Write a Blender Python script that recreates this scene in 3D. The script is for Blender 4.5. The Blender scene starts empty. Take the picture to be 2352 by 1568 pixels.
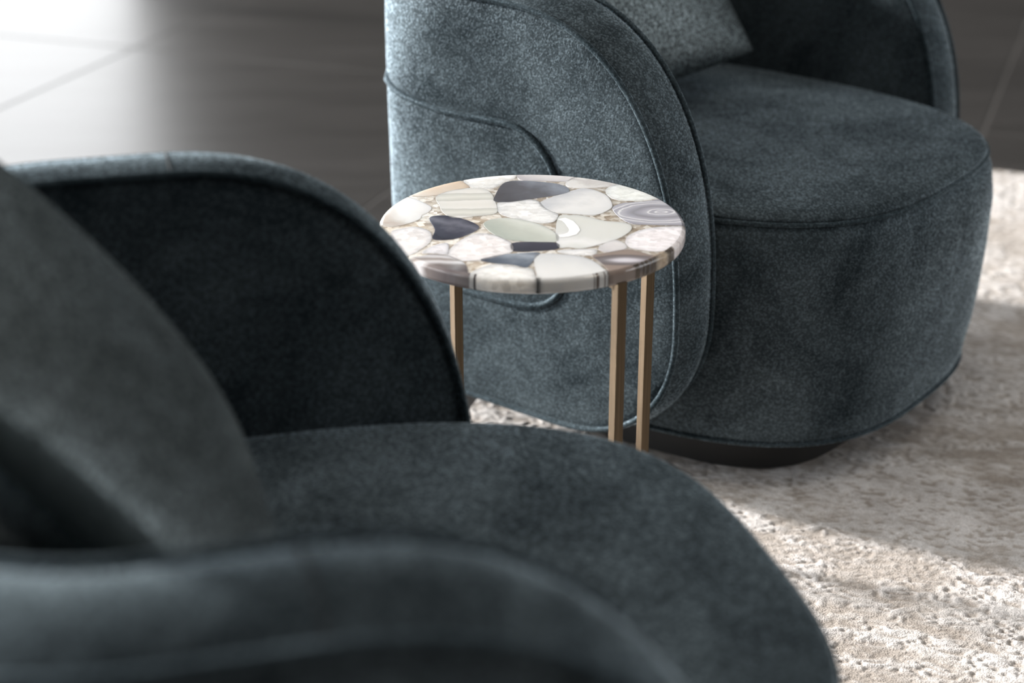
import bpy, math, random
import numpy as np
from mathutils import Vector, Matrix

random.seed(7)
SC = bpy.context.scene
COL = SC.collection
D2R = math.pi / 180

# ------------------------------------------------------------------ camera
CAM_H, PITCH, FPX = 1.2128, 23.912, 4000.0     # height, tilt, focal length in pixels of the 2352 wide frame
cam_d = bpy.data.cameras.new('camera')
cam_d.sensor_width = 36.0
cam_d.lens = 36.0 * FPX / 2352
cam_d.clip_start = 0.05
cam_d.dof.use_dof = True
cam_d.dof.focus_distance = 2.14
cam_d.dof.aperture_fstop = 2.5
cam = bpy.data.objects.new('camera', cam_d)
COL.objects.link(cam)
cam.location = (0, 0, CAM_H)
cam.rotation_euler = ((90 - PITCH) * D2R, 0, 0)
SC.camera = cam

# ------------------------------------------------------------------ light
SUN_AZ = (-0.940, 0.342)      # where the sun stands, seen from the chairs
SUN_ELEV = 17.0
SUN_STRENGTH = 9.0
SKY_STRENGTH = 4.0
world = bpy.data.worlds.new('sky')
SC.world = world
world.use_nodes = True
wn = world.node_tree
bg = wn.nodes['Background']
bg.inputs[0].default_value = (0.97, 0.985, 1.0, 1)
bg.inputs[1].default_value = SKY_STRENGTH
sun_d = bpy.data.lights.new('sun', 'SUN')
sun_d.energy = SUN_STRENGTH
sun_d.angle = 5.2 * D2R
sun_d.color = (1.0, 0.95, 0.90)
sun = bpy.data.objects.new('sun', sun_d)
COL.objects.link(sun)
_h = math.hypot(*SUN_AZ)
_dir = Vector((SUN_AZ[0] / _h, SUN_AZ[1] / _h, math.tan(SUN_ELEV * D2R)))
sun.rotation_euler = _dir.to_track_quat('Z', 'Y').to_euler()
sun.location = _dir * 12

# unseen warm area light, assumed at the ceiling, added to brighten upward faces
lamp_d = bpy.data.lights.new('added_top_light', 'AREA')
lamp_d.shape = 'RECTANGLE'; lamp_d.size = 1.8; lamp_d.size_y = 0.35
lamp_d.energy = 11.0
lamp_d.color = (1.0, 0.90, 0.78)
lamp = bpy.data.objects.new('added_top_light', lamp_d)
COL.objects.link(lamp)
lamp.location = (0.55, 1.9, 2.97)
lamp.rotation_euler = (0, 0, -20 * D2R)

SC.view_settings.view_transform = 'Standard'
SC.view_settings.look = 'None'
SC.view_settings.gamma = 1.0
SC.view_settings.use_curve_mapping = False
SC.view_settings.exposure = 0.18
SC.cycles.max_bounces = 5
SC.cycles.diffuse_bounces = 3
SC.cycles.glossy_bounces = 2
SC.cycles.use_adaptive_sampling = True
SC.cycles.adaptive_threshold = 0.03
SC.cycles.caustics_reflective = False
SC.cycles.caustics_refractive = False
SC.cycles.use_denoising = True
SC.cycles.sample_clamp_indirect = 6.0

# the room is turned 20 degrees from the camera
RA = -20 * D2R
E1 = Vector((math.cos(RA), math.sin(RA), 0))
E2 = Vector((-math.sin(RA), math.cos(RA), 0))
def room(a, b, z=0.0):
    return E1 * a + E2 * b + Vector((0, 0, z))

# ------------------------------------------------------------------ helpers
def tag(o, label=None, cat=None, group=None, kind=None):
    if label: o['label'] = label
    if cat: o['category'] = cat
    if group: o['group'] = group
    if kind: o['kind'] = kind
    return o

def mesh_obj(name, verts, faces, mat, parent=None, smooth=True):
    me = bpy.data.meshes.new(name)
    me.from_pydata([tuple(map(float, v)) for v in verts], [], [tuple(int(i) for i in f) for f in faces])
    me.validate()
    if smooth:
        me.polygons.foreach_set('use_smooth', [True] * len(me.polygons))
    me.update()
    if mat: me.materials.append(mat)
    o = bpy.data.objects.new(name, me)
    COL.objects.link(o)
    if parent: o.parent = parent
    return o

def empty(name, loc, rz=0):
    o = bpy.data.objects.new(name, None)
    COL.objects.link(o)
    o.location = loc
    o.rotation_euler = (0, 0, rz)
    o.empty_display_size = 0.1
    return o

def grid_faces(nu, nv, wrap_u=False, flip=False):
    f = []
    for i in range(nu if wrap_u else nu - 1):
        i2 = (i + 1) % nu
        for j in range(nv - 1):
            q = (i * nv + j, i2 * nv + j, i2 * nv + j + 1, i * nv + j + 1)
            f.append(q[::-1] if flip else q)
    return f

def tube(points, r, sides=8, closed=False):
    """verts, faces of a tube swept along a polyline"""
    P = [Vector(p) for p in points]
    n = len(P)
    V, F = [], []
    prev = None
    for i in range(n):
        a = P[(i - 1) % n] if (closed or i > 0) else P[i]
        b = P[(i + 1) % n] if (closed or i < n - 1) else P[i]
        t = (b - a).normalized()
        if prev is None:
            ref = Vector((0, 0, 1)) if abs(t.z) < 0.9 else Vector((1, 0, 0))
            nrm = t.cross(ref).normalized()
        else:
            nrm = (prev - t * prev.dot(t)).normalized()
        prev = nrm
        bn = t.cross(nrm)
        for k in range(sides):
            an = 2 * math.pi * k / sides
            V.append(P[i] + nrm * (r * math.cos(an)) + bn * (r * math.sin(an)))
    m = n if closed else n - 1
    for i in range(m):
        i2 = (i + 1) % n
        for k in range(sides):
            k2 = (k + 1) % sides
            F.append((i * sides + k, i * sides + k2, i2 * sides + k2, i2 * sides + k))
    if not closed:
        F.append(tuple(range(sides))[::-1])
        F.append(tuple(range((n - 1) * sides, n * sides)))
    return V, F

def box_verts(x0, x1, y0, y1, z0, z1):
    V = [(x, y, z) for x in (x0, x1) for y in (y0, y1) for z in (z0, z1)]
    F = [(0, 1, 3, 2), (4, 6, 7, 5), (0, 4, 5, 1), (2, 3, 7, 6), (0, 2, 6, 4), (1, 5, 7, 3)]
    return V, F

def bevel(o, w, seg=2):
    m = o.modifiers.new('bevel', 'BEVEL')
    m.width = w; m.segments = seg; m.limit_method = 'ANGLE'
    return o

def room_box(name, a0, a1, b0, b1, z0, z1, mat, parent=None):
    V, F = box_verts(a0, a1, b0, b1, z0, z1)
    return mesh_obj(name, [room(*v) for v in V], F, mat, parent, smooth=False)

# ------------------------------------------------------------------ material helpers
def mat_new(name):
    m = bpy.data.materials.new(name)
    m.use_nodes = True
    nt = m.node_tree
    return m, nt, nt.nodes['Principled BSDF']

def N(nt, typ, **kw):
    n = nt.nodes.new(typ)
    for k, v in kw.items():
        if k.startswith('i_'):
            n.inputs[k[2:].replace('_', ' ')].default_value = v
        else:
            setattr(n, k, v)
    return n

def ramp(nt, stops, fac):
    r = nt.nodes.new('ShaderNodeValToRGB')
    el = r.color_ramp.elements
    while len(el) < len(stops): el.new(0.5)
    for e, (p, c) in zip(el, stops):
        e.position = p
        e.color = (*c, 1) if len(c) == 3 else c
    nt.links.new(fac, r.inputs[0])
    return r

def simple_mat(name, col, rough=0.6, metal=0.0):
    m, nt, b = mat_new(name)
    b.inputs['Base Color'].default_value = (*col, 1)
    b.inputs['Roughness'].default_value = rough
    b.inputs['Metallic'].default_value = metal
    return m

# ------------------------------------------------------------------ materials
def velvet(name, base, base2, sheen, bump=0.8, gloss=(0.53, 0.645, 0.725), weight=0.6, speck=0.3):
    m, nt, b = mat_new(name)
    L = nt.links
    tc = N(nt, 'ShaderNodeTexCoord')
    # brushed patches of the pile
    n1 = N(nt, 'ShaderNodeTexNoise', i_Scale=6.5, i_Detail=6.0, i_Roughness=0.66, i_Distortion=0.5)
    L.new(tc.outputs['Object'], n1.inputs['Vector'])
    r1 = ramp(nt, [(0.36, base), (0.62, base2)], n1.outputs['Fac'])
    # the speckle of single tufts
    n2 = N(nt, 'ShaderNodeTexNoise', i_Scale=330.0, i_Detail=2.0, i_Roughness=0.6)
    L.new(tc.outputs['Object'], n2.inputs['Vector'])
    v2 = N(nt, 'ShaderNodeTexVoronoi', i_Scale=430.0)
    L.new(tc.outputs['Object'], v2.inputs['Vector'])
    tuft = N(nt, 'ShaderNodeMix', data_type='RGBA')
    tuft.inputs[0].default_value = 0.42
    L.new(n2.outputs['Fac'], tuft.inputs[6]); L.new(v2.outputs['Color'], tuft.inputs[7])
    tb = N(nt, 'ShaderNodeRGBToBW')
    L.new(tuft.outputs[2], tb.inputs[0])
    r2 = ramp(nt, [(0.36, (0.30, 0.30, 0.30)), (0.52, (0.85, 0.85, 0.85)), (0.66, (2.3, 2.3, 2.3))], tb.outputs[0])
    mx = N(nt, 'ShaderNodeMix', data_type='RGBA', blend_type='MULTIPLY')
    mx.inputs[0].default_value = speck
    L.new(r1.outputs[0], mx.inputs[6]); L.new(r2.outputs[0], mx.inputs[7])
    L.new(mx.outputs[2], b.inputs['Base Color'])
    b.inputs['Roughness'].default_value = 0.9
    b.inputs['Specular IOR Level'].default_value = 0.0
    b.inputs['Sheen Weight'].default_value = weight
    b.inputs['Sheen Roughness'].default_value = 0.32
    sm = ramp(nt, [(0.38, tuple(c * 0.50 for c in sheen)), (0.62, sheen)], n1.outputs['Fac'])
    sm2 = N(nt, 'ShaderNodeMix', data_type='RGBA', blend_type='MULTIPLY')
    sm2.inputs[0].default_value = 0.3
    L.new(sm.outputs[0], sm2.inputs[6]); L.new(r2.outputs[0], sm2.inputs[7])
    L.new(sm2.outputs[2], b.inputs['Sheen Tint'])
    bp = N(nt, 'ShaderNodeBump', i_Strength=bump, i_Distance=0.0020)
    L.new(tb.outputs[0], bp.inputs['Height'])
    bp2 = N(nt, 'ShaderNodeBump', i_Strength=0.10, i_Distance=0.012)
    n3 = N(nt, 'ShaderNodeTexNoise', i_Scale=16.0, i_Detail=3.0)
    L.new(tc.outputs['Object'], n3.inputs['Vector'])
    L.new(n3.outputs['Fac'], bp2.inputs['Height'])
    L.new(bp2.outputs[0], bp.inputs['Normal'])
    L.new(bp.outputs[0], b.inputs['Normal'])
    # the lean of the pile throws light forward at shallow angles
    gl = N(nt, 'ShaderNodeBsdfGlossy', i_Roughness=0.53)
    gm = N(nt, 'ShaderNodeMix', data_type='RGBA', blend_type='MULTIPLY')
    gm.inputs[0].default_value = 1.0
    gr = ramp(nt, [(0.38, tuple(c * 0.72 for c in gloss)), (0.60, gloss)], n1.outputs['Fac'])
    L.new(gr.outputs[0], gm.inputs[6])
    L.new(r2.outputs[0], gm.inputs[7])
    L.new(gm.outputs[2], gl.inputs['Color'])
    L.new(bp.outputs[0], gl.inputs['Normal'])
    fr = N(nt, 'ShaderNodeFresnel', i_IOR=1.40)
    L.new(bp2.outputs[0], fr.inputs['Normal'])
    mix = N(nt, 'ShaderNodeMixShader')
    L.new(fr.outputs[0], mix.inputs[0])
    L.new(b.outputs[0], mix.inputs[1]); L.new(gl.outputs[0], mix.inputs[2])
    L.new(mix.outputs[0], nt.nodes['Material Output'].inputs['Surface'])
    return m

M_VELVET = velvet('blue_grey_velvet', (0.0165, 0.0235, 0.0280), (0.056, 0.073, 0.083), (0.46, 0.57, 0.64))
M_PIPING = velvet('piping_velvet', (0.020, 0.030, 0.036), (0.042, 0.057, 0.066), (0.44, 0.54, 0.60), 0.5, (0.34, 0.42, 0.48))
M_PILLOW = velvet('pillow_velvet', (0.010, 0.0145, 0.0160), (0.028, 0.0365, 0.0385), (0.44, 0.52, 0.53), 0.25, (0.16, 0.19, 0.20), 0.12, 0.08)
M_SEAM = simple_mat('seam_thread', (0.012, 0.016, 0.019), 0.9)
M_PLINTH = simple_mat('black_plinth', (0.006, 0.006, 0.006), 0.55)
M_WALL = simple_mat('plaster', (0.26, 0.25, 0.24), 0.9)
M_DARKWALL = simple_mat('dark_wall', (0.05, 0.047, 0.045), 0.8)
M_CEIL = simple_mat('ceiling_paint', (0.76, 0.75, 0.735), 0.9)
M_FRAME = simple_mat('window_frame', (0.03, 0.03, 0.032), 0.5)

def brass_mat():
    m, nt, b = mat_new('brushed_bronze')
    L = nt.links
    tc = N(nt, 'ShaderNodeTexCoord')
    mp = N(nt, 'ShaderNodeMapping')
    mp.inputs['Scale'].default_value = (900, 900, 6)
    L.new(tc.outputs['Object'], mp.inputs['Vector'])
    n = N(nt, 'ShaderNodeTexNoise', i_Scale=1.0, i_Detail=3.0)
    L.new(mp.outputs[0], n.inputs['Vector'])
    r = ramp(nt, [(0.3, (0.070, 0.050, 0.029)), (0.7, (0.120, 0.087, 0.054))], n.outputs['Fac'])
    L.new(r.outputs[0], b.inputs['Base Color'])
    b.inputs['Metallic'].default_value = 0.85
    b.inputs['Roughness'].default_value = 0.42
    return m
M_BRASS = brass_mat()

def tile_mat():
    m, nt, b = mat_new('dark_stone_tile')
    L = nt.links
    g = N(nt, 'ShaderNodeNewGeometry')
    mp = N(nt, 'ShaderNodeMapping')
    mp.inputs['Rotation'].default_value = (0, 0, 8 * D2R)
    mp.inputs['Scale'].default_value = (1.2, 14, 1)
    L.new(g.outputs['Position'], mp.inputs['Vector'])
    n = N(nt, 'ShaderNodeTexNoise', i_Scale=1.4, i_Detail=6.0, i_Roughness=0.6, i_Distortion=0.4)
    L.new(mp.outputs[0], n.inputs['Vector'])
    r = ramp(nt, [(0.3, (0.028, 0.027, 0.026)), (0.7, (0.046, 0.044, 0.043))], n.outputs['Fac'])
    L.new(r.outputs[0], b.inputs['Base Color'])
    rr = ramp(nt, [(0.3, (0.30, 0.30, 0.30)), (0.75, (0.335, 0.335, 0.335))], n.outputs['Fac'])
    L.new(rr.outputs[0], b.inputs['Roughness'])
    b.inputs['IOR'].default_value = 1.55
    return m
M_TILE = tile_mat()
M_GROUT = simple_mat('grey_grout', (0.085, 0.082, 0.08), 0.40)

def rug_mat():
    m, nt, b = mat_new('distressed_rug')
    L = nt.links
    at = N(nt, 'ShaderNodeAttribute', attribute_name='pile')
    tc = N(nt, 'ShaderNodeTexCoord')
    n = N(nt, 'ShaderNodeTexNoise', i_Scale=9.0, i_Detail=6.0, i_Roughness=0.65)
    L.new(tc.outputs['Object'], n.inputs['Vector'])
    worn = ramp(nt, [(0.32, (0.30, 0.262, 0.228)), (0.66, (0.49, 0.445, 0.405))], n.outputs['Fac'])
    high = ramp(nt, [(0.30, (0.53, 0.51, 0.50)), (0.66, (0.77, 0.75, 0.74))], n.outputs['Fac'])
    mx = N(nt, 'ShaderNodeMix', data_type='RGBA')
    L.new(at.outputs['Fac'], mx.inputs[0])
    L.new(worn.outputs[0], mx.inputs[6]); L.new(high.outputs[0], mx.inputs[7])
    n2 = N(nt, 'ShaderNodeTexNoise', i_Scale=420.0, i_Detail=2.0)
    L.new(tc.outputs['Object'], n2.inputs['Vector'])
    sp = ramp(nt, [(0.3, (0.78, 0.78, 0.78)), (0.7, (1.12, 1.12, 1.12))], n2.outputs['Fac'])
    mm = N(nt, 'ShaderNodeMix', data_type='RGBA', blend_type='MULTIPLY')
    mm.inputs[0].default_value = 1.0
    L.new(mx.outputs[2], mm.inputs[6]); L.new(sp.outputs[0], mm.inputs[7])
    L.new(mm.outputs[2], b.inputs['Base Color'])
    b.inputs['Roughness'].default_value = 0.9
    b.inputs['Specular IOR Level'].default_value = 0.1
    b.inputs['Sheen Weight'].default_value = 0.15
    bp = N(nt, 'ShaderNodeBump', i_Strength=0.5, i_Distance=0.0025)
    L.new(n2.outputs['Fac'], bp.inputs['Height'])
    L.new(bp.outputs[0], b.inputs['Normal'])
    return m
M_RUG = rug_mat()

# ------------------------------------------------------------------ the room
A0, A1, B0, B1, ZC = -4.2, 3.6, -3.2, 9.6, 3.0
TS = 1.1465
fl = room_box('floor', A0, A1, B0, B1, -0.06, -0.0012, M_GROUT)
tag(fl, kind='structure')
def tile_mesh():
    h, g, c = TS / 2, 0.0042, 0.0006
    V, F = [], []
    for z, k in ((-0.012, g), (-c, g), (0.0, g + c)):
        for sx, sy in ((-1, -1), (1, -1), (1, 1), (-1, 1)):
            V.append((sx * (h - k), sy * (h - k), z))
    for q in range(2):
        for i in range(4):
            j = (i + 1) % 4
            F.append((q * 4 + i, q * 4 + j, q * 4 + 4 + j, q * 4 + 4 + i))
    F.append((8, 9, 10, 11))
    me = bpy.data.meshes.new('tile')
    me.from_pydata(V, [], F)
    me.materials.append(M_TILE)
    return me
_tm = tile_mesh()
for i in range(-2, 6):
    for j in range(-7, 6):
        ca, cb = -2.602 + TS * (i + 0.5), 4.095 + TS * (j + 0.5)
        if not (A0 - 0.4 < ca < A1 + 0.4 and B0 - 0.4 < cb < B1 + 0.4): continue
        t = bpy.data.objects.new('tile', _tm)
        COL.objects.link(t)
        t.location = room(ca, cb, 0.0)
        t.rotation_euler = (0, 0, RA)
        t.parent = fl

tag(room_box('ceiling', A0 - .2, A1 + .2, B0 - .2, B1 + .2, ZC, ZC + 0.15, M_CEIL), kind='structure')
# glazed side: the daylight comes from here
W0, W1, WT = -2.4, 6.95, 2.75
wl = room_box('wall_left', A0 - .2, A0, W1, B1 + .2, 0, ZC, M_DARKWALL)
tag(wl, kind='structure')
room_box('pier', A0 - .2, A0, B0 - .2, W0, 0, ZC, M_WALL, wl)
room_box('lintel', A0 - .2, A0, W0, W1, WT, ZC, M_WALL, wl)
win = room_box('window_1', A0 - .12, A0 - .04, W0, W1, 0, 0.06, M_FRAME)
tag(win, kind='structure')
for k in range(5):
    b = W0 + (W1 - W0) * k / 4
    room_box('mullion', A0 - .12, A0 - .04, b - .03, b + .03, 0.06, WT, M_FRAME, win)
room_box('head', A0 - .12, A0 - .04, W0, W1, WT - .06, WT, M_FRAME, win)
tag(room_box('wall_back', A0, A1, B1, B1 + .2, 0, ZC, M_DARKWALL), kind='structure')
RW0, RW1, RZ0, RZ1 = 2.0, 4.8, 0.9, 2.5
wr = room_box('wall_right', A1, A1 + .2, RW1, B1 + .2, 0, ZC, M_WALL)
tag(wr, kind='structure')
room_box('lintel', A1, A1 + .2, RW0, RW1, RZ1, ZC, M_WALL, wr)
room_box('parapet', A1, A1 + .2, RW0, RW1, 0, RZ0, M_WALL, wr)
room_box('pier', A1, A1 + .2, B0 - .2, RW0, 0, ZC, M_WALL, wr)
win2 = room_box('window_2', A1 + .04, A1 + .12, RW0, RW1, RZ0, RZ0 + .05, M_FRAME)
tag(win2, kind='structure')
for k in range(4):
    b = RW0 + .03 + (RW1 - RW0 - .06) * k / 3
    room_box('mullion', A1 + .04, A1 + .12, b - .03, b + .03, RZ0 + .05, RZ1, M_FRAME, win2)
tag(room_box('wall_front', A0, A1, B0 - .2, B0, 0, ZC, M_DARKWALL), kind='structure')

def portal(name, ca, cb, cz, sx, sz, direction):
    d = bpy.data.lights.new(name, 'AREA')
    d.shape = 'RECTANGLE'; d.size = sx; d.size_y = sz
    d.cycles.is_portal = True
    o = bpy.data.objects.new(name, d)
    COL.objects.link(o)
    o.location = room(ca, cb, cz)
    o.rotation_euler = (-direction).to_track_quat('Z', 'Y').to_euler()
    return o
portal('window_portal', A0 - .13, (W0 + W1) / 2, WT / 2, W1 - W0, WT, E1)

portal('window_portal', A1 + .13, (RW0 + RW1) / 2, (RZ0 + RZ1) / 2, RW1 - RW0, RZ1 - RZ0, -E1)

# ------------------------------------------------------------------ rug
def vnoise(x, y, scale, seed, octaves=1, rough=0.5):
    out = np.zeros(np.broadcast(x, y).shape); amp = 1.0; tot = 0
    for o in range(octaves):
        rng = np.random.default_rng(seed + o * 17)
        G = rng.random((257, 257))
        fx, fy = x * scale, y * scale
        ix, iy = np.floor(fx).astype(int), np.floor(fy).astype(int)
        tx, ty = fx - ix, fy - iy
        tx = tx * tx * (3 - 2 * tx); ty = ty * ty * (3 - 2 * ty)
        a = G[ix % 257, iy % 257]; b = G[(ix + 1) % 257, iy % 257]
        c = G[ix % 257, (iy + 1) % 257]; d = G[(ix + 1) % 257, (iy + 1) % 257]
        out += amp * ((a * (1 - tx) + b * tx) * (1 - ty) + (c * (1 - tx) + d * tx) * ty)
        tot += amp; amp *= rough; scale *= 2
    return out / tot

def build_rug():
    ea = np.concatenate([np.arange(-0.90, 0.22, 0.002), np.arange(0.25, 1.9, 0.06)])
    eb = np.concatenate([np.arange(-0.9, 1.45, 0.06), np.arange(1.46, 3.778, 0.002)])
    X, Y = np.meshgrid(ea, eb, indexing='ij')
    wx = X + 0.012 * (vnoise(X + 9, Y + 9, 30, 5) - .5); wy = Y + 0.012 * (vnoise(X + 5, Y + 3, 30, 6) - .5)
    big = vnoise(wx + 20, wy + 20, 5.0, 11, 5, 0.62)
    streak = vnoise(wx * 0.4 + 30, wy + 30, 40.0, 21, 3, 0.65)
    mask = np.clip((0.62 * big + 0.38 * streak - 0.40) / 0.16, 0, 1)
    cl = 0.62 * vnoise(wx * 0.75 + 40, wy * 1.2 + 40, 175, 31, 1) + 0.38 * vnoise(wx * 0.8 + 70, wy * 1.3 + 50, 75, 35, 2)
    pit = np.clip((0.44 - cl) / 0.14, 0, 1)
    knob = np.clip((cl - 0.50) / 0.18, 0, 1)
    fine = vnoise(X + 60, Y + 60, 300, 41, 1)
    pile = np.clip(mask * (0.82 - 0.75 * pit + 0.3 * knob) + 0.25 * (1 - mask) * knob, 0, 1)
    Z = 0.0105 + mask * (0.0010 - 0.0016 * pit + 0.0012 * knob) + 0.0005 * fine + (1 - mask) * (0.0006 * knob - 0.0005 * pit)
    # bound edges drop to the floor
    V = np.stack([X, Y, Z], -1)
    na, nb = X.shape
    idx = np.arange(na * nb).reshape(na, nb)
    quads = np.stack([idx[:-1, :-1], idx[1:, :-1], idx[1:, 1:], idx[:-1, 1:]], -1).reshape(-1, 4)
    verts = V.reshape(-1, 3)
    # skirt
    loop = np.concatenate([idx[:, 0], idx[-1, 1:], idx[::-1, -1][1:], idx[0, ::-1][1:-1]])
    sk = verts[loop].copy(); sk[:, 2] = 0.0
    base = len(verts)
    verts = np.concatenate([verts, sk])
    n = len(loop); k = np.arange(n); k2 = (k + 1) % n
    sq = np.stack([loop[k], base + k, base + k2, loop[k2]], -1)
    quads = np.concatenate([quads, sq])
    w = verts.copy()
    w[:, 0] = verts[:, 0] * E1.x + verts[:, 1] * E2.x
    w[:, 1] = verts[:, 0] * E1.y + verts[:, 1] * E2.y
    me = bpy.data.meshes.new('rug')
    me.vertices.add(len(w)); me.vertices.foreach_set('co', w.astype(np.float32).ravel())
    me.loops.add(quads.size); me.loops.foreach_set('vertex_index', quads.astype(np.int32).ravel())
    me.polygons.add(len(quads))
    me.polygons.foreach_set('loop_start', np.arange(0, quads.size, 4, dtype=np.int32))
    me.polygons.foreach_set('loop_total', np.full(len(quads), 4, dtype=np.int32))
    me.polygons.foreach_set('use_smooth', np.ones(len(quads), dtype=bool))
    me.update(calc_edges=True)
    at = me.attributes.new('pile', 'FLOAT', 'POINT')
    vals = np.concatenate([pile.ravel(), np.full(n, 0.5)]).astype(np.float32)
    at.data.foreach_set('value', vals)
    me.materials.append(M_RUG)
    o = bpy.data.objects.new('rug', me)
    COL.objects.link(o)
    return tag(o, 'pale beige distressed rug with raised and worn pile under the armchairs', 'rug')
build_rug()
RUG_Z = 0.0115

# ------------------------------------------------------------------ armchair
W_IN, TH = 0.3452, 0.0935                    # inner half width, arm thickness
S1, RHO = 0.378, 0.246                        # straight run of an arm, outer corner radius of the back
CB = -S1
RCC = RHO - TH / 2                            # corner radius on the centre line
XC = W_IN + TH - RHO                          # half of the straight back
ARC = math.pi / 2 * RCC
LEN = 2 * S1 + 2 * ARC + 2 * XC
AR, NE, Z0, ZT, ZB = 0.3026, 2.37, 0.292, 0.7084, 0.092
AL = 0.205                                    # front lower corner radius

def path(t, off):
    """plan point at distance t from the right arm's front; off from the centre line (+ outward)"""
    if t > LEN / 2:
        x, y = path(LEN - t, off)
        return (-x, y)
    R = RCC + off
    if t < S1: return (XC + R, -t)
    a = (t - S1) / RCC
    if a < math.pi / 2: return (XC + R * math.cos(a), -S1 - R * math.sin(a))
    return (XC - (t - S1 - ARC), -S1 - R)

def top_z(t, zt):
    d = min(t, LEN - t)
    if d >= AR: return zt + 0.004 * min(1, (d - AR) / 0.3)
    x = max(0.0, (AR - d) / AR)
    return Z0 + (zt - Z0) * max(0.0, 1 - x ** NE) ** (1 / NE)

def bot_z(t, zb):
    d = min(t, LEN - t)
    if d >= AL: return zb
    x = max(0.0, (AL - d) / AL)
    return Z0 - (Z0 - zb) * max(0.0, 1 - x ** 2.3) ** (1 / 2.3)

def t_samples(n_arm=26, n_mid=110):
    a = [AR * (1 - math.cos(math.pi / 2 * i / n_arm)) for i in range(n_arm)]
    mid = [AR + (LEN - 2 * AR) * i / n_mid for i in range(n_mid + 1)]
    return a + mid + [LEN - x for x in a[::-1]]

def taper(p, z, off):
    """the shell narrows a little towards the floor"""
    k = 1 - 0.020 * max(0.0, (0.55 - z) / 0.55) if off > 0 else 1.0
    return (p[0] * k, CB + (p[1] - CB) * k if p[1] < CB else p[1], z)

# the belt that wraps round the back: a rounded tongue ending on each arm
def belt_outline():
    q = 0.82
    key = [(LEN / 2 + .2, .526), (LEN / 2, .526), (0.9 * q, .641 * q), (0.6 * q, .642 * q), (0.45 * q, .641 * q), (0.372 * q, .643 * q), (0.34 * q, .643 * q),
           (0.316 * q, .639 * q), (0.288 * q, .627 * q), (0.264 * q, .607 * q), (0.243 * q, .577 * q), (0.228 * q, .53 * q), (0.222 * q, .47 * q), (0.221 * q, .415 * q),
           (0.228 * q, .372 * q), (0.248 * q, .347 * q), (0.28 * q, .331 * q), (0.317 * q, .324 * q), (0.364 * q, .322 * q), (0.6 * q, .322 * q), (LEN / 2, .264), (LEN / 2 + .2, .264)]
    K = [np.array(k) for k in key]
    out = []
    for i in range(1, len(K) - 2):
        p0, p1, p2, p3 = K[i - 1:i + 3]
        for q in range(5):
            t = q / 5
            out.append(0.5 * (2 * p1 + (p2 - p0) * t + (2 * p0 - 5 * p1 + 4 * p2 - p3) * t * t + (3 * p1 - p0 - 3 * p2 + p3) * t ** 3))
    out.append(K[-2])
    return out
BELT = np.array(belt_outline())
def belt_dist(t, z):
    t = min(t, LEN - t)
    A = BELT[:-1]; Bv = BELT[1:] - A
    p = np.array([t, z]) - A
    h = np.clip((p * Bv).sum(1) / ((Bv * Bv).sum(1) + 1e-12), 0, 1)
    return float(np.sqrt((((p - Bv * h[:, None])) ** 2).sum(1)).min())

def shell_panel(side):
    """side +1: outer face, -1: inner face"""
    ts = t_samples(30, 190 if side > 0 else 90)
    nv = 70 if side > 0 else 26
    V = []
    edge = TH / 2 - 0.002
    zt = ZT - 0.016 if side > 0 else ZT - 0.004
    for t in ts:
        z1, z0 = top_z(t, zt), bot_z(t, ZB + 0.004)
        d = min(t, LEN - t)
        for j in range(nv):
            v = j / (nv - 1)
            v = v - 0.11 * math.sin(2 * math.pi * v) * 0.6
            z = z0 + (z1 - z0) * v
            e = min(z - z0, z1 - z, d * 0.9)
            bulge = 0.010 * (1 - math.exp(-max(e, 0) / 0.022)) - 0.004
            if side > 0:
                q = belt_dist(t, z)
                bulge -= 0.0040 * math.exp(-(q / 0.007) ** 2)
            off = side * (edge + bulge)
            V.append(taper(path(t, off), z, off))
    return V, grid_faces(len(ts), nv, flip=(side > 0))

def outline_loop():
    """closed outline in (t, z): top left-to-right along the path, then back along the bottom"""
    na, nb = 30, 110
    up = []
    for i in range(1, na + 1):
        x = math.cos(math.pi / 2 * i / na) ** (2 / NE)
        zf = math.sin(math.pi / 2 * i / na) ** (2 / NE)
        up.append((AR - AR * x, zf))
    top = up + [(AR + (LEN - 2 * AR) * i / nb, 1.0) for i in range(1, nb)]
    top = top + [(LEN - a, b) for a, b in up[::-1]]
    lo = []
    for i in range(0, na + 1):
        x = math.cos(math.pi / 2 * i / na) ** (2 / 2.3)
        zf = math.sin(math.pi / 2 * i / na) ** (2 / 2.3)
        lo.append((AL - AL * x, zf))
    bot = [(LEN - a, b) for a, b in lo] + [(LEN - AL - (LEN - 2 * AL) * i / nb, 1.0) for i in range(1, nb)] + lo[::-1]
    return top, bot

def loop_points(zt, zb, inset=0.0):
    top, bot = outline_loop()
    pts = []
    for t, f in top:
        z = Z0 + (zt - Z0) * f
        d = min(t, LEN - t)
        if d >= AR: z = zt + 0.004 * min(1, (d - AR) / 0.3)
        pts.append((t, z))
    for t, f in bot: pts.append((t, Z0 - (Z0 - zb) * f))
    P = np.array(pts)
    T = np.roll(P, -1, 0) - np.roll(P, 1, 0)
    T /= np.linalg.norm(T, axis=1)[:, None] + 1e-12
    Nn = np.stack([-T[:, 1], T[:, 0]], 1)   # outward (up on the top edge)
    return P - Nn * inset, Nn

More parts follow.
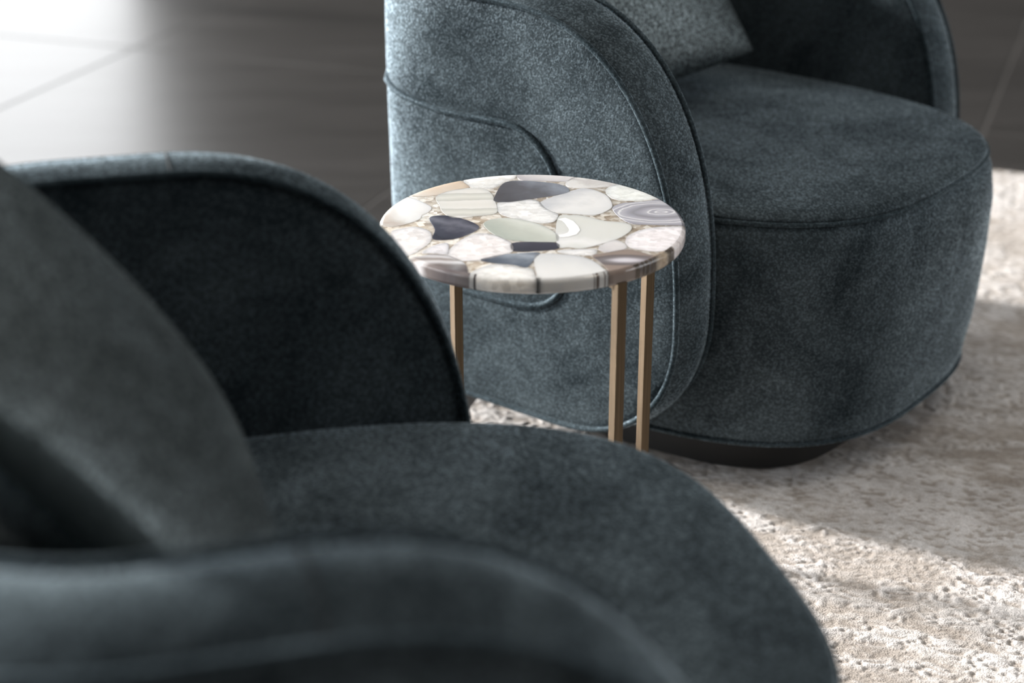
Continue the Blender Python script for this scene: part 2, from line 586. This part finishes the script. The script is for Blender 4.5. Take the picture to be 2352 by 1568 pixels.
def band_mesh():
    Po, No = loop_points(ZT - 0.016, ZB + 0.004)
    Pi, Ni = loop_points(ZT - 0.004, ZB + 0.004)
    V = []
    m = 12
    for (a, na), (b, nb) in zip(zip(Po, No), zip(Pi, Ni)):
        for k in range(m + 1):
            x = k / m
            p = a * (1 - x) + b * x
            nn = na * (1 - x) + nb * x
            e = min(x, 1 - x) * TH
            crown = 0.0135 * (1 - (2 * x - 1) ** 2) - 0.0040
            p = p + nn * crown
            off = TH / 2 - TH * x
            V.append(taper(path(p[0], off), p[1], off))
    return V, grid_faces(len(Po), m + 1, wrap_u=True, flip=True)

def piping_loop(side):
    P, Nn = loop_points(ZT - 0.016 if side > 0 else ZT - 0.004, ZB + 0.004, 0.001)
    out = []
    for t, z in P:
        off = side * (TH / 2 + 0.0005)
        out.append(taper(path(t, off), z, off))
    return out

SEAT_S0, SEAT_W, SEAT_F, SEAT_B, SEAT_M = -0.310, 0.352, 0.490, 0.212, 3.00
def seat_ring(inset, z, n=120, sc=1.0, front=0.0, m=SEAT_M):
    V = []
    for i in range(n):
        a = 2 * math.pi * i / n
        c, s = math.cos(a), math.sin(a)
        hw = (SEAT_W - inset) * sc
        hf = ((SEAT_F - front if s > 0 else SEAT_B) - inset) * sc
        x = math.copysign(abs(c) ** (2 / m), c) * hw
        y = math.copysign(abs(s) ** (2 / m), s) * hf
        V.append((x, SEAT_S0 + y, z))
    return V

SEAM_Z = 0.412
def make_chair():
    root = empty('armchair', (0, 0, 0))
    V, F = shell_panel(1); mesh_obj('outer_panel', V, F, M_VELVET, root)
    V, F = shell_panel(-1); mesh_obj('inner_panel', V, F, M_VELVET, root)
    V, F = band_mesh(); band = mesh_obj('arm_band', V, F, M_VELVET, root)
    for side in (1, -1):
        V, F = tube(piping_loop(side), 0.0042, 8, closed=True)
        mesh_obj('piping', V, F, M_PIPING, root)
    # belt seam
    pts = []
    for t, z in BELT: pts.append((t, z))
    full = [(t, z) for t, z in BELT] 
    mirror = [(LEN - t, z) for t, z in BELT[::-1]]
    P3 = []
    for t, z in full + mirror[1:-1]:
        off = TH / 2 + 0.0045
        P3.append(taper(path(t, off), z, off))
    V, F = tube(P3, 0.0046, 8, closed=True)
    mesh_obj('belt_piping', V, F, M_PIPING, root)
    # cross seams on the arm tops
    for td in (0.286, LEN - 0.286):
        P3 = []
        for k in range(15):
            x = k / 14
            e = min(x, 1 - x) * TH
            crown = 0.0135 * (1 - (2 * x - 1) ** 2) - 0.0040
            off = TH / 2 - TH * x
            z = top_z(td, ZT - 0.016 + 0.012 * x) + crown - 0.0003
            P3.append(taper(path(td, off), z, off))
        V, F = tube(P3, 0.0013, 6)
        mesh_obj('seam', V, F, M_SEAM, band)
    # seat cushion: domed top
    rings = []
    prof = []
    for k in range(16):
        q = k / 15
        sc = 0.02 + 0.93 * q
        prof.append((0.0, 0.4450 - 0.016 * q ** 2.5, sc))
    ring_list = [seat_ring(0, z, sc=sc) for _, z, sc in prof]
    for inset, z in ((0.0135, 0.4272), (0.0075, 0.4238), (0.0030, 0.4200), (0.0012, 0.4166), (0.0050, SEAM_Z)):
        ring_list.append(seat_ring(inset, z))
    V = [v for r in ring_list for v in r]
    n = 120
    F = []
    for a in range(len(ring_list) - 1):
        for i in range(n):
            j = (i + 1) % n
            F.append((a * n + i, (a + 1) * n + i, (a + 1) * n + j, a * n + j))
    F.append(tuple(range(n)))
    seat = mesh_obj('seat_cushion', V, F, M_VELVET, root)
    ring_list = []
    for inset, z in ((0.0050, SEAM_Z), (0.0005, SEAM_Z - 0.0055), (-0.007, 0.390), (-0.013, 0.345), (-0.012, 0.27), (-0.008, 0.20), (-0.003, 0.15),
                     (0.003, 0.115), (0.006, 0.090), (0.011, 0.076), (0.024, 0.069), (0.060, 0.067)):
        ring_list.append(seat_ring(inset, z))
    V = [v for r in ring_list for v in r]
    F = []
    for a in range(len(ring_list) - 1):
        for i in range(n):
            j = (i + 1) % n
            F.append((a * n + i, (a + 1) * n + i, (a + 1) * n + j, a * n + j))
    F.append(tuple(range((len(ring_list) - 1) * n, len(ring_list) * n)))
    body = mesh_obj('seat_base', V, F, M_VELVET, root)
    V, F = tube(seat_ring(0.0010, SEAM_Z), 0.0036, 8, closed=True)
    mesh_obj('seat_piping', V, F, M_PIPING, root)
    V, F = tube(seat_ring(0.0075, 0.079), 0.0032, 6, closed=True)
    mesh_obj('hem_piping', V, F, M_PIPING, root)
    # underside of the shell and plinth
    rl = [seat_ring(ins, z, front=0.024, m=4.0) for ins, z in ((0.12, 0.0146), (0.064, 0.0146), (0.062, 0.016), (0.062, 0.102), (0.12, 0.102))]
    V = [v for r in rl for v in r]
    n = 120
    F = [tuple(range(n))[::-1], tuple(range(4 * n, 5 * n))]
    for a in range(4):
        for i in range(n):
            j = (i + 1) % n
            F.append((a * n + i, a * n + j, (a + 1) * n + j, (a + 1) * n + i))
    pl = mesh_obj('plinth', V, F, M_PLINTH, root, smooth=False)
    tag(pl, 'black recessed plinth')
    return root

def copy_tree(o, parent=None):
    c = o.copy()
    COL.objects.link(c)
    c.parent = parent
    for ch in list(o.children):
        copy_tree(ch, c)
    return c

PA = (0.0566, 1.2776, 16.07)
PB = (0.4813, 2.4567, -37.31)
near_chair = make_chair()
far_chair = copy_tree(near_chair)
for ch, p in ((near_chair, PA), (far_chair, PB)):
    ch.location = (p[0], p[1], RUG_Z * 0.0)
    ch.rotation_euler = (0, 0, (p[2] - 90) * D2R)
tag(near_chair, 'blurred blue-grey velvet armchair in the foreground, nearest the camera', 'armchair', 'velvet armchairs')
tag(far_chair, 'blue-grey velvet armchair behind the agate table, its belted outer arm in focus', 'armchair', 'velvet armchairs')

# ------------------------------------------------------------------ back pillows
def make_pillow():
    hw, hh, th = 0.258, 0.217, 0.082
    n = 41
    V, F = [], []
    for sgn in (1, -1):
        for i in range(n):
            for j in range(n):
                u, v = -1 + 2 * i / (n - 1), -1 + 2 * j / (n - 1)
                # crowd the samples towards the edge
                u = math.sin(u * math.pi / 2); v = math.sin(v * math.pi / 2)
                x = hw * u * (1 - 0.045 * (1 - v * v))
                y = hh * v * (1 - 0.045 * (1 - u * u))
                # soften the corners
                cr = max(0.0, abs(u) + abs(v) - 1.86) * 0.10
                x -= math.copysign(cr, u) * hw; y -= math.copysign(cr, v) * hh
                t = th * (max(0, 1 - u * u) ** 0.56) * (max(0, 1 - v * v) ** 0.50)
                V.append((x, sgn * t + 0.025 * ((x / hw) ** 2 - 0.35), y))
    k = n * n
    for i in range(n - 1):
        for j in range(n - 1):
            a, b, c, d = i * n + j, (i + 1) * n + j, (i + 1) * n + j + 1, i * n + j + 1
            F.append((d, c, b, a))
            F.append((k + a, k + b, k + c, k + d))
    # stitch the rim
    rim = [i * n for i in range(n)] + [(n - 1) * n + j for j in range(1, n)] + \
          [i * n + n - 1 for i in range(n - 2, -1, -1)] + [j for j in range(n - 2, 0, -1)]
    me_obj = mesh_obj('back_pillow', V, F, M_PILLOW)
    import bmesh
    bm = bmesh.new(); bm.from_mesh(me_obj.data)
    bmesh.ops.remove_doubles(bm, verts=bm.verts, dist=0.0004)
    bmesh.ops.recalc_face_normals(bm, faces=bm.faces)
    bm.to_mesh(me_obj.data); bm.free()
    me_obj.data.polygons.foreach_set('use_smooth', [True] * len(me_obj.data.polygons))
    return me_obj
pillow_near = make_pillow()
pillow_far = pillow_near.copy()
COL.objects.link(pillow_far)
def place_pillow(o, p, lat, s, z, lean, twist=0.0):
    a = p[2] * D2R
    f = Vector((math.cos(a), math.sin(a), 0)); r = Vector((math.sin(a), -math.cos(a), 0))
    o.location = Vector((p[0], p[1], 0)) + r * lat + f * s + Vector((0, 0, z))
    o.rotation_euler = (Matrix.Rotation((p[2] - 90 + twist) * D2R, 3, 'Z') @ Matrix.Rotation(lean * D2R, 3, 'X')).to_euler()
place_pillow(pillow_near, PA, 0.056, -0.394, 0.664, 36)
place_pillow(pillow_far, PB, 0.068, -0.396, 0.666, 36)
tag(pillow_near, 'blurred dark velvet back pillow leaning in the foreground armchair at the left edge', 'pillow', 'velvet back pillows')
tag(pillow_far, 'dark velvet back pillow with a visible lower corner, in the armchair behind the table', 'pillow', 'velvet back pillows')

# ------------------------------------------------------------------ agate side table
TX, TY, TZ, TR, TT = 0.0236, 1.9363, 0.5077, 0.1804, 0.0180
table = empty('side_table', (TX, TY, 0))
tag(table, 'round side table with an agate mosaic top on slim bronze legs', 'side table')

def rim_r(z):
    """radius of the rounded disc at height z below the top (z <= 0)"""
    c = 0.0045
    d = min(-z, TT + z)
    if d >= c: return TR
    return TR - c + math.sqrt(max(0, c * c - (c - d) ** 2))

def resin_mat():
    m, nt, b = mat_new('crystal_resin')
    L = nt.links
    tc = N(nt, 'ShaderNodeTexCoord')
    v = N(nt, 'ShaderNodeTexVoronoi', i_Scale=150.0)
    L.new(tc.outputs['Object'], v.inputs['Vector'])
    n = N(nt, 'ShaderNodeTexNoise', i_Scale=45.0, i_Detail=6.0, i_Roughness=0.7)
    L.new(tc.outputs['Object'], n.inputs['Vector'])
    ad = N(nt, 'ShaderNodeMix', data_type='RGBA', blend_type='MIX')
    ad.inputs[0].default_value = 0.45
    L.new(n.outputs['Fac'], ad.inputs[6]); L.new(v.outputs['Color'], ad.inputs[7])
    bw = N(nt, 'ShaderNodeRGBToBW')
    L.new(ad.outputs[2], bw.inputs[0])
    r = ramp(nt, [(0.24, (0.20, 0.155, 0.115)), (0.36, (0.33, 0.27, 0.205)), (0.50, (0.47, 0.415, 0.345)), (0.66, (0.74, 0.70, 0.64))], bw.outputs[0])
    L.new(r.outputs[0], b.inputs['Base Color'])
    b.inputs['Roughness'].default_value = 0.14
    b.inputs['Coat Weight'].default_value = 0.3
    b.inputs['Subsurface Weight'].default_value = 0.85
    b.inputs['Subsurface Scale'].default_value = 0.03
    b.inputs['Subsurface Radius'].default_value = (1.0, 0.94, 0.86)
    return m
M_RESIN = resin_mat()

def quartz_mat(name, tint, seed):
    m, nt, b = mat_new(name)
    L = nt.links
    tc = N(nt, 'ShaderNodeTexCoord')
    mp = N(nt, 'ShaderNodeMapping')
    mp.inputs['Location'].default_value = (seed * 1.7, seed * 0.9, 0)
    mp.inputs['Rotation'].default_value = (0, 0, seed)
    mp.inputs['Scale'].default_value = (1, 1.25, 1)
    L.new(tc.outputs['Object'], mp.inputs['Vector'])
    v = N(nt, 'ShaderNodeTexVoronoi', i_Scale=115.0)
    L.new(mp.outputs[0], v.inputs['Vector'])
    n = N(nt, 'ShaderNodeTexNoise', i_Scale=42.0, i_Detail=8.0, i_Roughness=0.78)
    L.new(mp.outputs[0], n.inputs['Vector'])
    ad = N(nt, 'ShaderNodeMix', data_type='RGBA')
    ad.inputs[0].default_value = 0.30
    L.new(n.outputs['Fac'], ad.inputs[6]); L.new(v.outputs['Color'], ad.inputs[7])
    bw = N(nt, 'ShaderNodeRGBToBW')
    L.new(ad.outputs[2], bw.inputs[0])
    r = ramp(nt, [(0.25, tuple(c * 0.70 for c in tint)), (0.42, tuple(c * 0.86 for c in tint)), (0.58, tuple(min(1, c * 1.05) for c in tint))], bw.outputs[0])
    L.new(r.outputs[0], b.inputs['Base Color'])
    b.inputs['Roughness'].default_value = 0.16
    b.inputs['Subsurface Weight'].default_value = 0.85
    b.inputs['Subsurface Scale'].default_value = 0.03
    b.inputs['Subsurface Radius'].default_value = (1.0, 0.94, 0.86)
    bp = N(nt, 'ShaderNodeBump', i_Strength=0.06, i_Distance=0.002)
    L.new(v.outputs['Distance'], bp.inputs['Height'])
    L.new(bp.outputs[0], b.inputs['Normal'])
    return m

def agate_mat(name, stops, centre, ang=0.0, scale=60.0, rings=False, dist=1.5, sx=1.0, sy=1.0, clamp=False):
    m, nt, b = mat_new(name)
    L = nt.links
    tc = N(nt, 'ShaderNodeTexCoord')
    sub = N(nt, 'ShaderNodeVectorMath', operation='SUBTRACT')
    sub.inputs[1].default_value = (centre[0], centre[1], TZ)
    L.new(tc.outputs['Object'], sub.inputs[0])
    mp = N(nt, 'ShaderNodeMapping')
    mp.inputs['Rotation'].default_value = (0, 0, ang)
    mp.inputs['Scale'].default_value = (sx, sy, 1)
    L.new(sub.outputs[0], mp.inputs['Vector'])
    n = N(nt, 'ShaderNodeTexNoise', i_Scale=22.0, i_Detail=4.0, i_Roughness=0.55)
    L.new(mp.outputs[0], n.inputs['Vector'])
    if rings:
        ln = N(nt, 'ShaderNodeVectorMath', operation='LENGTH')
        L.new(mp.outputs[0], ln.inputs[0])
        src = ln.outputs['Value']
    else:
        sp = N(nt, 'ShaderNodeSeparateXYZ')
        L.new(mp.outputs[0], sp.inputs[0])
        src = sp.outputs[1]
    k = N(nt, 'ShaderNodeMath', operation='MULTIPLY'); k.inputs[1].default_value = scale
    L.new(src, k.inputs[0])
    d = N(nt, 'ShaderNodeMath', operation='MULTIPLY_ADD'); d.inputs[1].default_value = dist
    L.new(n.outputs['Fac'], d.inputs[0]); L.new(k.outputs[0], d.inputs[2])
    if clamp:
        pp = N(nt, 'ShaderNodeMath', operation='MINIMUM'); pp.inputs[1].default_value = 1.0
    else:
        pp = N(nt, 'ShaderNodeMath', operation='PINGPONG'); pp.inputs[1].default_value = 1.0
    L.new(d.outputs[0], pp.inputs[0])
    r = ramp(nt, [(q, tuple(0.78 * x for x in c)) for q, c in stops], pp.outputs[0])
    L.new(r.outputs[0], b.inputs['Base Color'])
    b.inputs['Roughness'].default_value = 0.10
    b.inputs['Coat Weight'].default_value = 0.25
    b.inputs['Subsurface Weight'].default_value = 0.6
    b.inputs['Subsurface Scale'].default_value = 0.02
    b.inputs['Subsurface Radius'].default_value = (1.0, 0.94, 0.86)
    b.inputs['Coat Roughness'].default_value = 0.04
    return m

# outlines read off the top, in table coordinates (metres from the centre)
def px(zx, zy):
    u, v = 860 + zx / 3.1784, 370 + zy / 3.1784
    p = PITCH * D2R
    x = (u - 1176) / FPX; y = -(v - 784) / FPX
    d = Vector((x, math.cos(p) + y * math.sin(p), -math.sin(p) + y * math.cos(p)))
    t = (TZ - CAM_H) / d.z
    return (d.x * t - TX, d.y * t - TY)

WHITE = (0.80, 0.79, 0.77)
STONES = [
 # kind, outline
 ('white_agate', [(30,380),(90,320),(180,262),(280,272),(350,300),(415,335),(400,370),(350,395),(320,430),(170,475),(60,470)]),
 ('beige_agate', [(240,240),(330,185),(480,130),(570,120),(640,150),(695,185),(640,205),(560,215),(450,250),(330,258)]),
 ('banded_white', [(455,265),(540,225),(680,203),(790,205),(850,240),(870,285),(895,350),(860,385),(720,400),(580,412),(505,370),(480,320)]),
 ('quartz', [(650,140),(760,95),(940,70),(1025,75),(1030,120),(950,150),(900,180),(840,205),(780,195),(700,190)]),
 ('pale_grey', [(1040,70),(1150,70),(1300,70),(1500,90),(1440,135),(1380,150),(1200,145),(1060,135)]),
 ('dark_grey', [(885,260),(930,180),(990,150),(1110,148),(1270,160),(1370,180),(1415,210),(1390,235),(1280,255),(1140,275),(1000,298),(885,292)]),
 ('white_veined', [(1395,160),(1440,125),(1540,90),(1660,100),(1790,152),(1740,180),(1620,195),(1480,198),(1410,185)]),
 ('white_cloud', [(1210,310),(1290,270),(1400,235),(1510,205),(1600,215),(1690,255),(1730,320),(1700,355),(1610,390),(1480,385),(1350,375),(1260,350)]),
 ('quartz', [(1690,205),(1790,165),(1900,165),(2030,210),(2095,262),(1990,285),(1890,290),(1780,285),(1710,255)]),
 ('ring_agate', [(1735,345),(1800,310),(1900,300),(2010,290),(2110,275),(2220,310),(2290,400),(2300,465),(2150,470),(2020,465),(1890,460),(1800,420)]),
 ('quartz', [(905,310),(1000,300),(1140,285),(1200,300),(1250,350),(1330,385),(1330,410),(1300,440),(1220,450),(1100,430),(1000,410),(920,380)]),
 ('green_white', [(805,465),(860,430),(980,420),(1120,440),(1240,480),(1320,530),(1340,570),(1300,590),(1180,590),(1050,580),(950,565),(870,530)]),
 ('white_loop', [(1345,420),(1430,400),(1530,405),(1680,440),(1800,450),(1865,470),(1860,510),(1780,560),(1640,605),(1520,632),(1430,625),(1340,610)]),
 ('navy', [(405,420),(480,400),(580,410),(690,440),(755,475),(740,505),(640,550),(540,570),(430,565),(445,500)]),
 ('navy_bar', [(1012,600),(1180,592),(1330,600),(1332,640),(1180,655),(1020,655)]),
 ('quartz', [(545,660),(620,590),(740,535),(860,540),(960,580),(1000,610),(1000,660),(880,700),(770,720),(640,725),(560,700)]),
 ('quartz', [(120,520),(190,495),(300,480),(400,510),(420,560),(400,600),(330,650),(240,690),(150,620)]),
 ('brown_grey', [(250,720),(340,695),(430,680),(560,695),(650,740),(680,790),(672,900),(500,900),(330,850)]),
 ('blue_grey', [(780,720),(900,690),(1050,675),(1200,672),(1170,710),(1130,760),(1100,775),(1000,755),(880,745)]),
 ('white_slab', [(1165,700),(1240,675),(1360,680),(1500,695),(1600,730),(1680,790),(1712,820),(1712,960),(1450,980),(1225,980),(1215,880),(1185,830)]),
 ('quartz', [(690,830),(800,770),(900,755),(1080,780),(1155,790),(1180,860),(1205,980),(900,980),(690,920)]),
 ('smoky', [(1590,690),(1700,668),(1850,645),(2000,680),(2060,705),(2060,800),(1950,880),(1730,940),(1722,820),(1650,740)]),
 ('pale_grey', [(1640,630),(1740,580),(1810,595),(1840,630),(1780,655),(1680,662)]),
 ('quartz', [(1830,590),(1860,540),(1960,500),(2100,480),(2290,490),(2290,600),(2230,640),(2080,660),(1950,650),(1870,630)]),
 ('quartz', [(1340,655),(1480,645),(1600,645),(1620,668),(1560,688),(1400,678)]),
 ('quartz', [(350,670),(430,620),(530,600),(540,650),(530,680),(430,672)]),
 ('brown_quartz', [(2075,680),(2180,655),(2260,640),(2260,720),(2180,790),(2080,840)]),
]
STOPS = {
 'white_agate': ([(0, (0.60, 0.54, 0.49)), (0.35, (0.78, 0.76, 0.74)), (1, (0.86, 0.86, 0.86))], 0.7, 14, False, 1.2),
 'beige_agate': ([(0, (0.80, 0.74, 0.67)), (0.6, (0.70, 0.58, 0.46)), (1, (0.42, 0.30, 0.22))], 1.4, 9, False, 0.8),
 'banded_white': ([(0, (0.78, 0.77, 0.73)), (0.45, (0.82, 0.81, 0.78)), (0.55, (0.60, 0.60, 0.56)), (1, (0.77, 0.77, 0.72))], -0.06, 36, False, 0.5),
 'pale_grey': ([(0, (0.50, 0.48, 0.50)), (0.6, (0.68, 0.66, 0.67)), (1, (0.78, 0.76, 0.76))], 0.3, 30, False, 1.5),
 'dark_grey': ([(0, (0.085, 0.08, 0.088)), (0.55, (0.125, 0.122, 0.138)), (1, (0.26, 0.28, 0.33))], 1.0, 12, False, 1.1),
 'white_veined': ([(0, (0.84, 0.83, 0.82)), (0.7, (0.76, 0.75, 0.74)), (1, (0.60, 0.58, 0.57))], 0.5, 34, False, 2.0),
 'white_cloud': ([(0, (0.74, 0.75, 0.76)), (0.5, (0.82, 0.82, 0.82)), (1, (0.60, 0.61, 0.64))], -0.8, 12, False, 1.2),
 'ring_agate': ([(0, (0.30, 0.295, 0.33)), (0.4, (0.40, 0.40, 0.45)), (0.70, (0.50, 0.50, 0.55)), (0.80, (0.82, 0.82, 0.84)), (0.88, (0.46, 0.46, 0.51)), (1, (0.40, 0.40, 0.45))], 0.0, 74, True, 1.0),
 'green_white': ([(0, (0.46, 0.50, 0.45)), (0.5, (0.55, 0.575, 0.52)), (1, (0.70, 0.72, 0.67))], 0.9, 22, False, 1.0),
 'white_loop': ([(0, (0.86, 0.86, 0.86)), (0.25, (0.74, 0.75, 0.73)), (1, (0.72, 0.73, 0.69))], 0.2, 10, False, 0.8),
 'navy': ([(0, (0.035, 0.035, 0.052)), (0.6, (0.06, 0.06, 0.085)), (1, (0.17, 0.17, 0.21))], 0.7, 24, False, 1.6),
 'navy_bar': ([(0, (0.045, 0.042, 0.058)), (0.6, (0.07, 0.066, 0.088)), (1, (0.20, 0.19, 0.22))], 0.0, 30, False, 0.5),
 'brown_grey': ([(0, (0.13, 0.11, 0.115)), (0.45, (0.21, 0.18, 0.175)), (0.72, (0.74, 0.73, 0.75)), (1, (0.30, 0.26, 0.24))], 0.12, 34, False, 0.5),
 'blue_grey': ([(0, (0.06, 0.068, 0.09)), (0.5, (0.14, 0.165, 0.21)), (1, (0.36, 0.40, 0.46))], 0.4, 26, False, 1.3),
 'white_slab': ([(0, (0.84, 0.84, 0.83)), (0.6, (0.76, 0.77, 0.77)), (1, (0.66, 0.67, 0.69))], 0.5, 11, False, 0.9),
 'smoky': ([(0, (0.80, 0.80, 0.86)), (0.42, (0.62, 0.60, 0.65)), (0.62, (0.22, 0.20, 0.21)), (0.85, (0.15, 0.13, 0.13)), (1, (0.30, 0.24, 0.21))], 0.35, 40, True, 0.5),
}

def smooth_closed(pts, n=4):
    """Catmull-Rom through the outline"""
    out = []
    m = len(pts)
    for i in range(m):
        p0, p1, p2, p3 = (Vector(pts[(i + k - 1) % m]).to_3d() for k in range(4))
        for k in range(n):
            t = k / n
            q = 0.5 * ((2 * p1) + (p2 - p0) * t + (2 * p0 - 5 * p1 + 4 * p2 - p3) * t * t + (3 * p1 - p0 - 3 * p2 + p3) * t ** 3)
            out.append((q.x, q.y))
    return out

# disc of clear resin with crystal chips
n = 128
levels = [0, -0.0006, -0.0018, -0.0032, -0.0045, -TT / 2, -TT + 0.0045, -TT + 0.0018, -TT + 0.0004, -TT]
V, F = [], []
for z in levels:
    r = rim_r(z)
    for i in range(n):
        a = 2 * math.pi * i / n
        V.append((r * math.cos(a), r * math.sin(a), TZ + z))
for a in range(len(levels) - 1):
    for i in range(n):
        j = (i + 1) % n
        F.append((a * n + i, (a + 1) * n + i, (a + 1) * n + j, a * n + j))
F.append(tuple(range(n)))
F.append(tuple(range((len(levels) - 1) * n, len(levels) * n))[::-1])
top = mesh_obj('tabletop', V, F, M_RESIN, table)
tag(top, 'round agate and resin tabletop with polished rim')
import bmesh
for si, (kind, outline) in enumerate(STONES):
    pts = smooth_closed([px(*q) for q in outline])
    cx = sum(p[0] for p in pts) / len(pts); cy = sum(p[1] for p in pts) / len(pts)
    if max(math.hypot(x, y) for x, y in pts) < TR - 0.002:
        pts = [(cx + (x - cx) * 1.035, cy + (y - cy) * 1.045) for x, y in pts]
    if kind == 'quartz':
        mat = quartz_mat('quartz_%d' % si, (0.73 - 0.05 * random.random(), 0.722 - 0.05 * random.random(), 0.700), si * 0.77)
    elif kind == 'brown_quartz':
        mat = quartz_mat('quartz_%d' % si, (0.50, 0.39, 0.29), si * 0.77)
    else:
        st, an, scl, rings, ds = STOPS[kind]
        kw = {}
        if kind == 'ring_agate': kw = dict(sx=0.62, sy=1.0); cx += 0.012
        if kind == 'smoky': kw = dict(sx=0.40, sy=1.0, clamp=True); cy += 0.012
        mat = agate_mat('%s_stone_%d' % (kind, si), st, (cx, cy), an, scl, rings, ds, **kw)
    eps = 0.0004
    lv = [eps, -0.0005, -0.0018, -0.0032, -0.0045, -TT / 2, -TT + 0.0045, -TT + 0.0018, -TT - eps]
    bm = bmesh.new()
    rows = []
    for li, z in enumerate(lv):
        zz = min(0, max(-TT, z))
        R = rim_r(zz) + eps
        row = []
        for (x, y) in pts:
            rr = math.hypot(x, y)
            k = min(1.0, R / rr)
            sh = 0.994 if li == 0 and k == 1.0 else 1.0
            row.append(bm.verts.new((cx + (x * k - cx) * sh, cy + (y * k - cy) * sh, TZ + z)))
        rows.append(row)
    m = len(pts)
    for a in range(len(lv) - 1):
        for i in range(m):
            j = (i + 1) % m
            bm.faces.new((rows[a][i], rows[a + 1][i], rows[a + 1][j], rows[a][j]))
    bm.faces.new(rows[0]); bm.faces.new(rows[-1][::-1])
    bmesh.ops.recalc_face_normals(bm, faces=bm.faces)
    me = bpy.data.meshes.new('stone')
    bm.to_mesh(me); bm.free()
    me.materials.append(mat)
    o = bpy.data.objects.new('stone', me)
    COL.objects.link(o)
    o.parent = top
# white loop inlaid in one stone
loop_px = [(1352,432),(1380,425),(1420,445),(1450,480),(1462,505),(1445,530),(1400,545),(1350,550)]
lp = [px(*q) for q in loop_px]
V, F = [], []
for i, (x, y) in enumerate(lp):
    a = lp[max(0, i - 1)]; b = lp[min(len(lp) - 1, i + 1)]
    tx, ty = b[0] - a[0], b[1] - a[1]
    l = math.hypot(tx, ty); nx, ny = -ty / l, tx / l
    w = 0.0035 + 0.0028 * math.sin(math.pi * i / (len(lp) - 1))
    for s in (-1, 1): V.append((x + nx * w * s, y + ny * w * s, TZ + 0.0006))
    for s in (-1, 1): V.append((x + nx * w * s, y + ny * w * s, TZ - 0.002))
for i in range(len(lp) - 1):
    a, b = i * 4, i * 4 + 4
    F += [(a, a + 1, b + 1, b), (a + 2, b + 2, b + 3, a + 3), (a, b, b + 2, a + 2), (a + 1, a + 3, b + 3, b + 1)]
lo = mesh_obj('white_vein', V, F, simple_mat('white_vein', (0.84, 0.84, 0.84), 0.12), top, smooth=False)

# legs: slim square bars turned to the centre, set at the rim
LR, LS = 0.1755, 0.0062
for k in range(4):
    a = (-57.0 + 90 * k) * D2R
    V, F = box_verts(-LS, LS, -LS, LS, RUG_Z + 0.002, TZ - TT + 0.003)
    M = Matrix.Rotation(a, 3, 'Z')
    c = Vector((LR * math.cos(a), LR * math.sin(a), 0))
    leg = mesh_obj('leg', [M @ Vector(v) + c for v in V], F, M_BRASS, table, smooth=False)
    bevel(leg, 0.0007, 2)
# cross frame under the top and between the feet
for z0, z1 in ((TZ - TT - 0.007, TZ - TT - 0.0005), (RUG_Z + 0.002, RUG_Z + 0.010)):
    for k in range(2):
        a = (-57.0 + 90 * k) * D2R
        V, F = box_verts(-LR, LR, -LS, LS, z0 + 0.0002 * k, z1 + 0.0002 * k)
        M = Matrix.Rotation(a, 3, 'Z')
        bar = mesh_obj('cross_bar', [M @ Vector(v) for v in V], F, M_BRASS, table, smooth=False)
        bevel(bar, 0.0006, 1)
